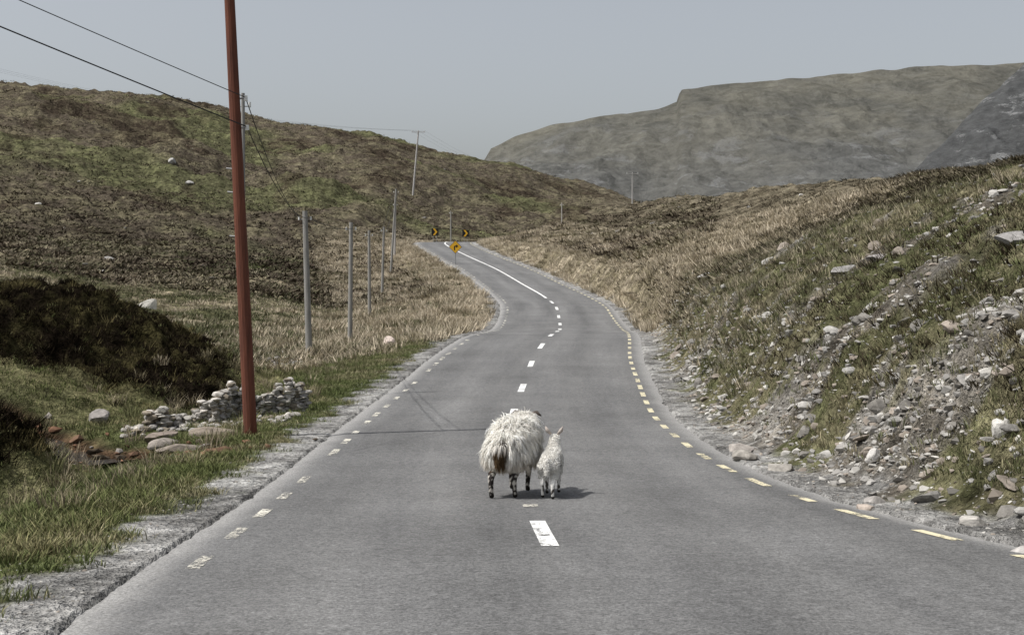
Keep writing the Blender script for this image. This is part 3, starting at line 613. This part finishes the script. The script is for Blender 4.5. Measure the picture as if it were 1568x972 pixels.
# ------------------------------------------------------------------ sheep
def animal(name, J, E, R, root, locks, tipw, lockfn, colfn, loc, yaw, ears, wmat=None, bmat=None):
    me = bpy.data.meshes.new('sk'); me.from_pydata([tuple(j) for j in J], E, []); ob = link(bpy.data.objects.new('sk', me))
    md = ob.modifiers.new('Skin', 'SKIN'); md.use_smooth_shade = True
    for i, r in enumerate(R):
        sv = me.skin_vertices[0].data[i]; sv.radius = (r, r) if not isinstance(r, tuple) else r; sv.use_root = (i == root)
    sb = ob.modifiers.new('S', 'SUBSURF'); sb.levels = 2; sb.render_levels = 2
    dg = bpy.context.evaluated_depsgraph_get(); dg.update(); ev = ob.evaluated_get(dg)
    m2 = bpy.data.meshes.new_from_object(ev); bpy.data.objects.remove(ob)
    n = len(m2.vertices); co = np.zeros(n*3, np.float32); m2.vertices.foreach_get('co', co); co = co.reshape(-1, 3)
    at = m2.attributes.new('Col', 'FLOAT_COLOR', 'POINT'); c4 = np.ones((n, 4), np.float32); c4[:, :3] = colfn(co); at.data.foreach_set('color', c4.ravel())
    m2.materials.clear(); m2.materials.append(bmat)
    m2.polygons.foreach_set('use_smooth', [True]*len(m2.polygons)); m2.name = name+'_body'
    e = bpy.data.objects.new(name, None); link(e)
    body = bpy.data.objects.new('body', m2); link(body, e)
    # wool
    m2.calc_loop_triangles(); nt_ = len(m2.loop_triangles); tv = np.zeros(nt_*3, np.int32); m2.loop_triangles.foreach_get('vertices', tv); tv = tv.reshape(-1, 3)
    a, b_, c = co[tv[:, 0]], co[tv[:, 1]], co[tv[:, 2]]; nn = np.cross(b_-a, c-a); ar = np.linalg.norm(nn, axis=1)+1e-12; nn = nn/ar[:, None]
    ii = rng.choice(nt_, locks*2, p=ar/ar.sum()); u = rng.random((len(ii), 2)); fl = u.sum(1) > 1; u[fl] = 1-u[fl]
    P = a[ii]+(b_-a)[ii]*u[:, :1]+(c-a)[ii]*u[:, 1:]; Nn = nn[ii]
    P, Nn, Ln, Wc = lockfn(P, Nn)
    k = len(P); fall = np.array([0, 0, -1.])
    big = name == 'sheep'; cs = .055 if big else .03       # lock clumping cell
    key = np.round(P/cs); sw = np.stack([perlin(key[:, 0]*1.7+key[:, 2]*.9+.37, key[:, 1]*2.1+key[:, 2]*1.3+.71, q) for q in (1, 2, 3)], 1)
    pts = [P-Nn*.01]; p = P.copy(); d = Nn*(.75 if big else 1)+fall*(.55 if big else .1)*(1-np.abs(Nn[:, 2:3]))+sw*.5+rng.normal(0, .10, (k, 3))
    for i in range(4):
        d = d/np.linalg.norm(d, axis=1)[:, None]; p = p+d*Ln[:, None]/4; p[:, 2] = np.maximum(p[:, 2], .12)
        pts.append(p.copy()); d = d+fall*(.75 if big else .2)+rng.normal(0, .10, (k, 3))+sw*.12
    sd = np.cross(Nn, rng.normal(0, 1, (k, 3))); sd /= np.linalg.norm(sd, axis=1)[:, None]; ws = [1, 1.1, 1.0, .75, .12]
    V = np.stack([q for i in range(5) for q in (pts[i]-sd*tipw*ws[i], pts[i]+sd*tipw*ws[i])], 1).reshape(-1, 3)
    o = np.arange(k)[:, None]*10; Fc = np.concatenate([o+[2*i, 2*i+1, 2*i+3, 2*i+2] for i in range(4)], 0)
    w = mesh_arr('wool', V, Fc, wmat, col=np.repeat(Wc, 10, 0), smooth=True); w.parent = e
    mb = MB()
    for (pp, rr) in ears: mb.tube(pp, rr, 8, 0)
    ea = mb.make('ears', [mear if name == 'lamb' else meard], True); ea.parent = e
    e.location = loc; e.rotation_euler = (0, 0, yaw); return e
mear = simple('ear_skin', (.55, .48, .43), .8, .3, 9); meard = simple('dark_ear_skin', (.08, .065, .055), .8, .3, 9)
mwool = attrmat('fleece', transl=.25); mskin = attrmat('sheep_skin', var=(.8, 1.15), scale=30)
def legs(hx, hy, fx, fy, k, hs, fs):
    """hs/fs : forward swing of hind and front feet (left, right)"""
    J = []; R = []
    for s_, sw in ((-1, hs[0]), (1, hs[1])):
        J += [(s_*hx, hy, .50*k), (s_*hx*1.15, hy+.08*k+sw*.35, .38*k), (s_*hx*1.05, hy-.09*k+sw*.7, .235*k), (s_*hx*1.02, hy-.06*k+sw, .08*k), (s_*hx*1.02, hy-.03*k+sw, .015*k)]
        R += [.11*k, .075*k, .036*k, .026*k, .032*k]
    for s_, sw in ((-1, fs[0]), (1, fs[1])):
        J += [(s_*fx, fy, .50*k), (s_*fx*1.1, fy-.04*k+sw*.3, .38*k), (s_*fx*1.05, fy+sw*.7, .22*k), (s_*fx, fy-.01*k+sw, .075*k), (s_*fx, fy+.02*k+sw, .015*k)]
        R += [.09*k, .062*k, .034*k, .025*k, .031*k]
    return J, R
tr = [(0, -.30, .60), (0, 0, .59), (0, .28, .62), (0, .46, .73), (0, .56, .81), (0, .68, .76), (0, .77, .70), (0, -.43, .60), (0, -.49, .50), (0, -.50, .38), (0, -.15, .595), (0, .14, .605)]
trR = [.225, .235, .225, .14, .085, .065, .042, .06, .04, .028, .235, .23]
trE = [(0, 10), (10, 1), (1, 11), (11, 2), (2, 3), (3, 4), (4, 5), (5, 6), (0, 7), (7, 8), (8, 9)]
lj, lr = legs(.115, -.31, .11, .27, 1.0, (-.07, .05), (.05, -.05))
E = list(trE); n0 = 12
for q in range(4):
    E.append(((0, 0, 2, 2)[q], n0+q*5)); E += [(n0+q*5+i, n0+q*5+i+1) for i in range(4)]
def ewe_col(co):
    c = np.tile([.72, .69, .62], (len(co), 1)); dk = (co[:, 2] < .30)|((co[:, 1] > .53)&(co[:, 2] > .6))
    c[dk] = (.035, .03, .028); pt = dk & (perlin(co[:, 0]*22, co[:, 2]*22+co[:, 1]*15, 3) > .12); c[pt] = (.5, .47, .42); c[co[:, 2] < .055] = (.02, .018, .016)
    c[(co[:, 1] > .53)&(co[:, 2] > .6)] = (.04, .033, .03)
    c[(co[:, 1] < -.41)&(co[:, 2] > .3)] = (.10, .065, .04); return c
def ewe_wool(P, Nn):
    ok = (P[:, 2] > .36) & ((P[:, 1] < .47)); P, Nn = P[ok], Nn[ok]
    L_ = rng.uniform(.09, .165, len(P))*np.where(P[:, 2] < .45, .85, 1); cl = fbm(P[:, 0]+P[:, 1], P[:, 2]+P[:, 1]*.5, .09, 2, 5); L_ = L_*(1+.35*cl)
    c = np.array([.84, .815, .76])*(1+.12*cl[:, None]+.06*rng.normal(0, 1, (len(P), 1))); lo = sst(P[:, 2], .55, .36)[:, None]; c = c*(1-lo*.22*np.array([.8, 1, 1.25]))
    dirt = (sst(np.abs(P[:, 0]), .075, .03)*sst(P[:, 1], -.36, -.43)*sst(P[:, 2], .64, .54))[:, None]; c = c*(1-dirt)+np.array([.10, .065, .035])*dirt
    L_ = np.where(dirt[:, 0] > .5, L_*.6, L_)
    return P, Nn, L_, c.clip(0, .88)
def onroad(x, y):
    l, o, zr, ro = roadinfo(np.array([x]), np.array([y])); return zr[0]+EYE-.006*abs(l[0])**1.2
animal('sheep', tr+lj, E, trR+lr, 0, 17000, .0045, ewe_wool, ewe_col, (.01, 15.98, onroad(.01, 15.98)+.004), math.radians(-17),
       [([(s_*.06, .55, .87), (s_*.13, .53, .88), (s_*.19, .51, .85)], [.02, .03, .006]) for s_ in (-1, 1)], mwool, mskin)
tl = [(0, -.20, .42), (0, 0, .415), (0, .17, .43), (0, .25, .53), (0, .30, .62), (0, .39, .60), (0, .44, .575), (0, -.275, .42), (0, -.30, .34), (0, -.30, .26), (0, -.1, .415), (0, .09, .42)]
tlR = [.100, .105, .10, .062, .060, .045, .03, .035, .026, .022, .105, .105]
lj2, lr2 = legs(.062, -.20, .06, .17, .72, (.05, -.04), (-.05, .05))
def lamb_col(co):
    c = np.tile([.78, .76, .72], (len(co), 1)); lg = co[:, 2] < .16; c[lg & (perlin(co[:, 0]*25, co[:, 2]*22+co[:, 1]*20, 9) > .08)] = (.10, .09, .08); c[co[:, 2] < .04] = (.02, .018, .016)
    hd = (co[:, 1] > .37)&(co[:, 2] > .5); c[hd] = (.14, .13, .12); return c
def lamb_wool(P, Nn):
    ok = (P[:, 2] > .22)&(P[:, 1] < .37); P, Nn = P[ok], Nn[ok]
    return P, Nn, rng.uniform(.010, .022, len(P)), (np.array([.84, .825, .79])*(1+.05*rng.normal(0, 1, (len(P), 1)))).clip(0, .88)
animal('lamb', tl+lj2, E, tlR+[r*.95 for r in lr2], 0, 7000, .0035, lamb_wool, lamb_col, (.435, 15.80, onroad(.435, 15.80)+.004), math.radians(-10),
       [([(s_*.04, .29, .665), (s_*.08, .27, .71), (s_*.10, .26, .755)], [.014, .024, .004]) for s_ in (-1, 1)], mwool, mskin)

# ------------------------------------------------------------------ light
el = math.radians(57); saz = math.atan2(-.97, -.24)
Sv = Vector((math.sin(saz)*math.cos(el), math.cos(saz)*math.cos(el), math.sin(el)))
sun = bpy.data.lights.new('sun', 'SUN'); sun.energy = 4.1; sun.angle = math.radians(.6); sun.color = (1, .97, .925)
so = link(bpy.data.objects.new('sun', sun)); so.rotation_euler = (-Sv).to_track_quat('-Z', 'Y').to_euler()
w = bpy.data.worlds.new('World'); scene.world = w; w.use_nodes = True; nt = w.node_tree
sky = nt.nodes.new('ShaderNodeTexSky'); sky.sky_type = 'NISHITA'; sky.sun_disc = False; sky.sun_elevation = el; sky.sun_rotation = saz % (2*math.pi)
sky.air_density = 1.0; sky.dust_density = 3.0; sky.ozone_density = 1.0
hs = nt.nodes.new('ShaderNodeHueSaturation'); hs.inputs['Saturation'].default_value = .36; nt.links.new(sky.outputs[0], hs.inputs['Color'])
bg = nt.nodes['Background']; bg.inputs[1].default_value = .127; nt.links.new(hs.outputs[0], bg.inputs[0])

cam = bpy.data.cameras.new('camera'); cam.sensor_width = 36; cam.lens = 36*F/1568; cam.shift_y = -56/1568; cam.clip_end = 20000; cam.clip_start = .1
co = link(bpy.data.objects.new('camera', cam)); co.location = (0, 0, EYE); co.rotation_euler = (math.radians(90), 0, 0); scene.camera = co
scene.view_settings.view_transform = 'Standard'; scene.view_settings.look = 'None'; scene.view_settings.exposure = 0
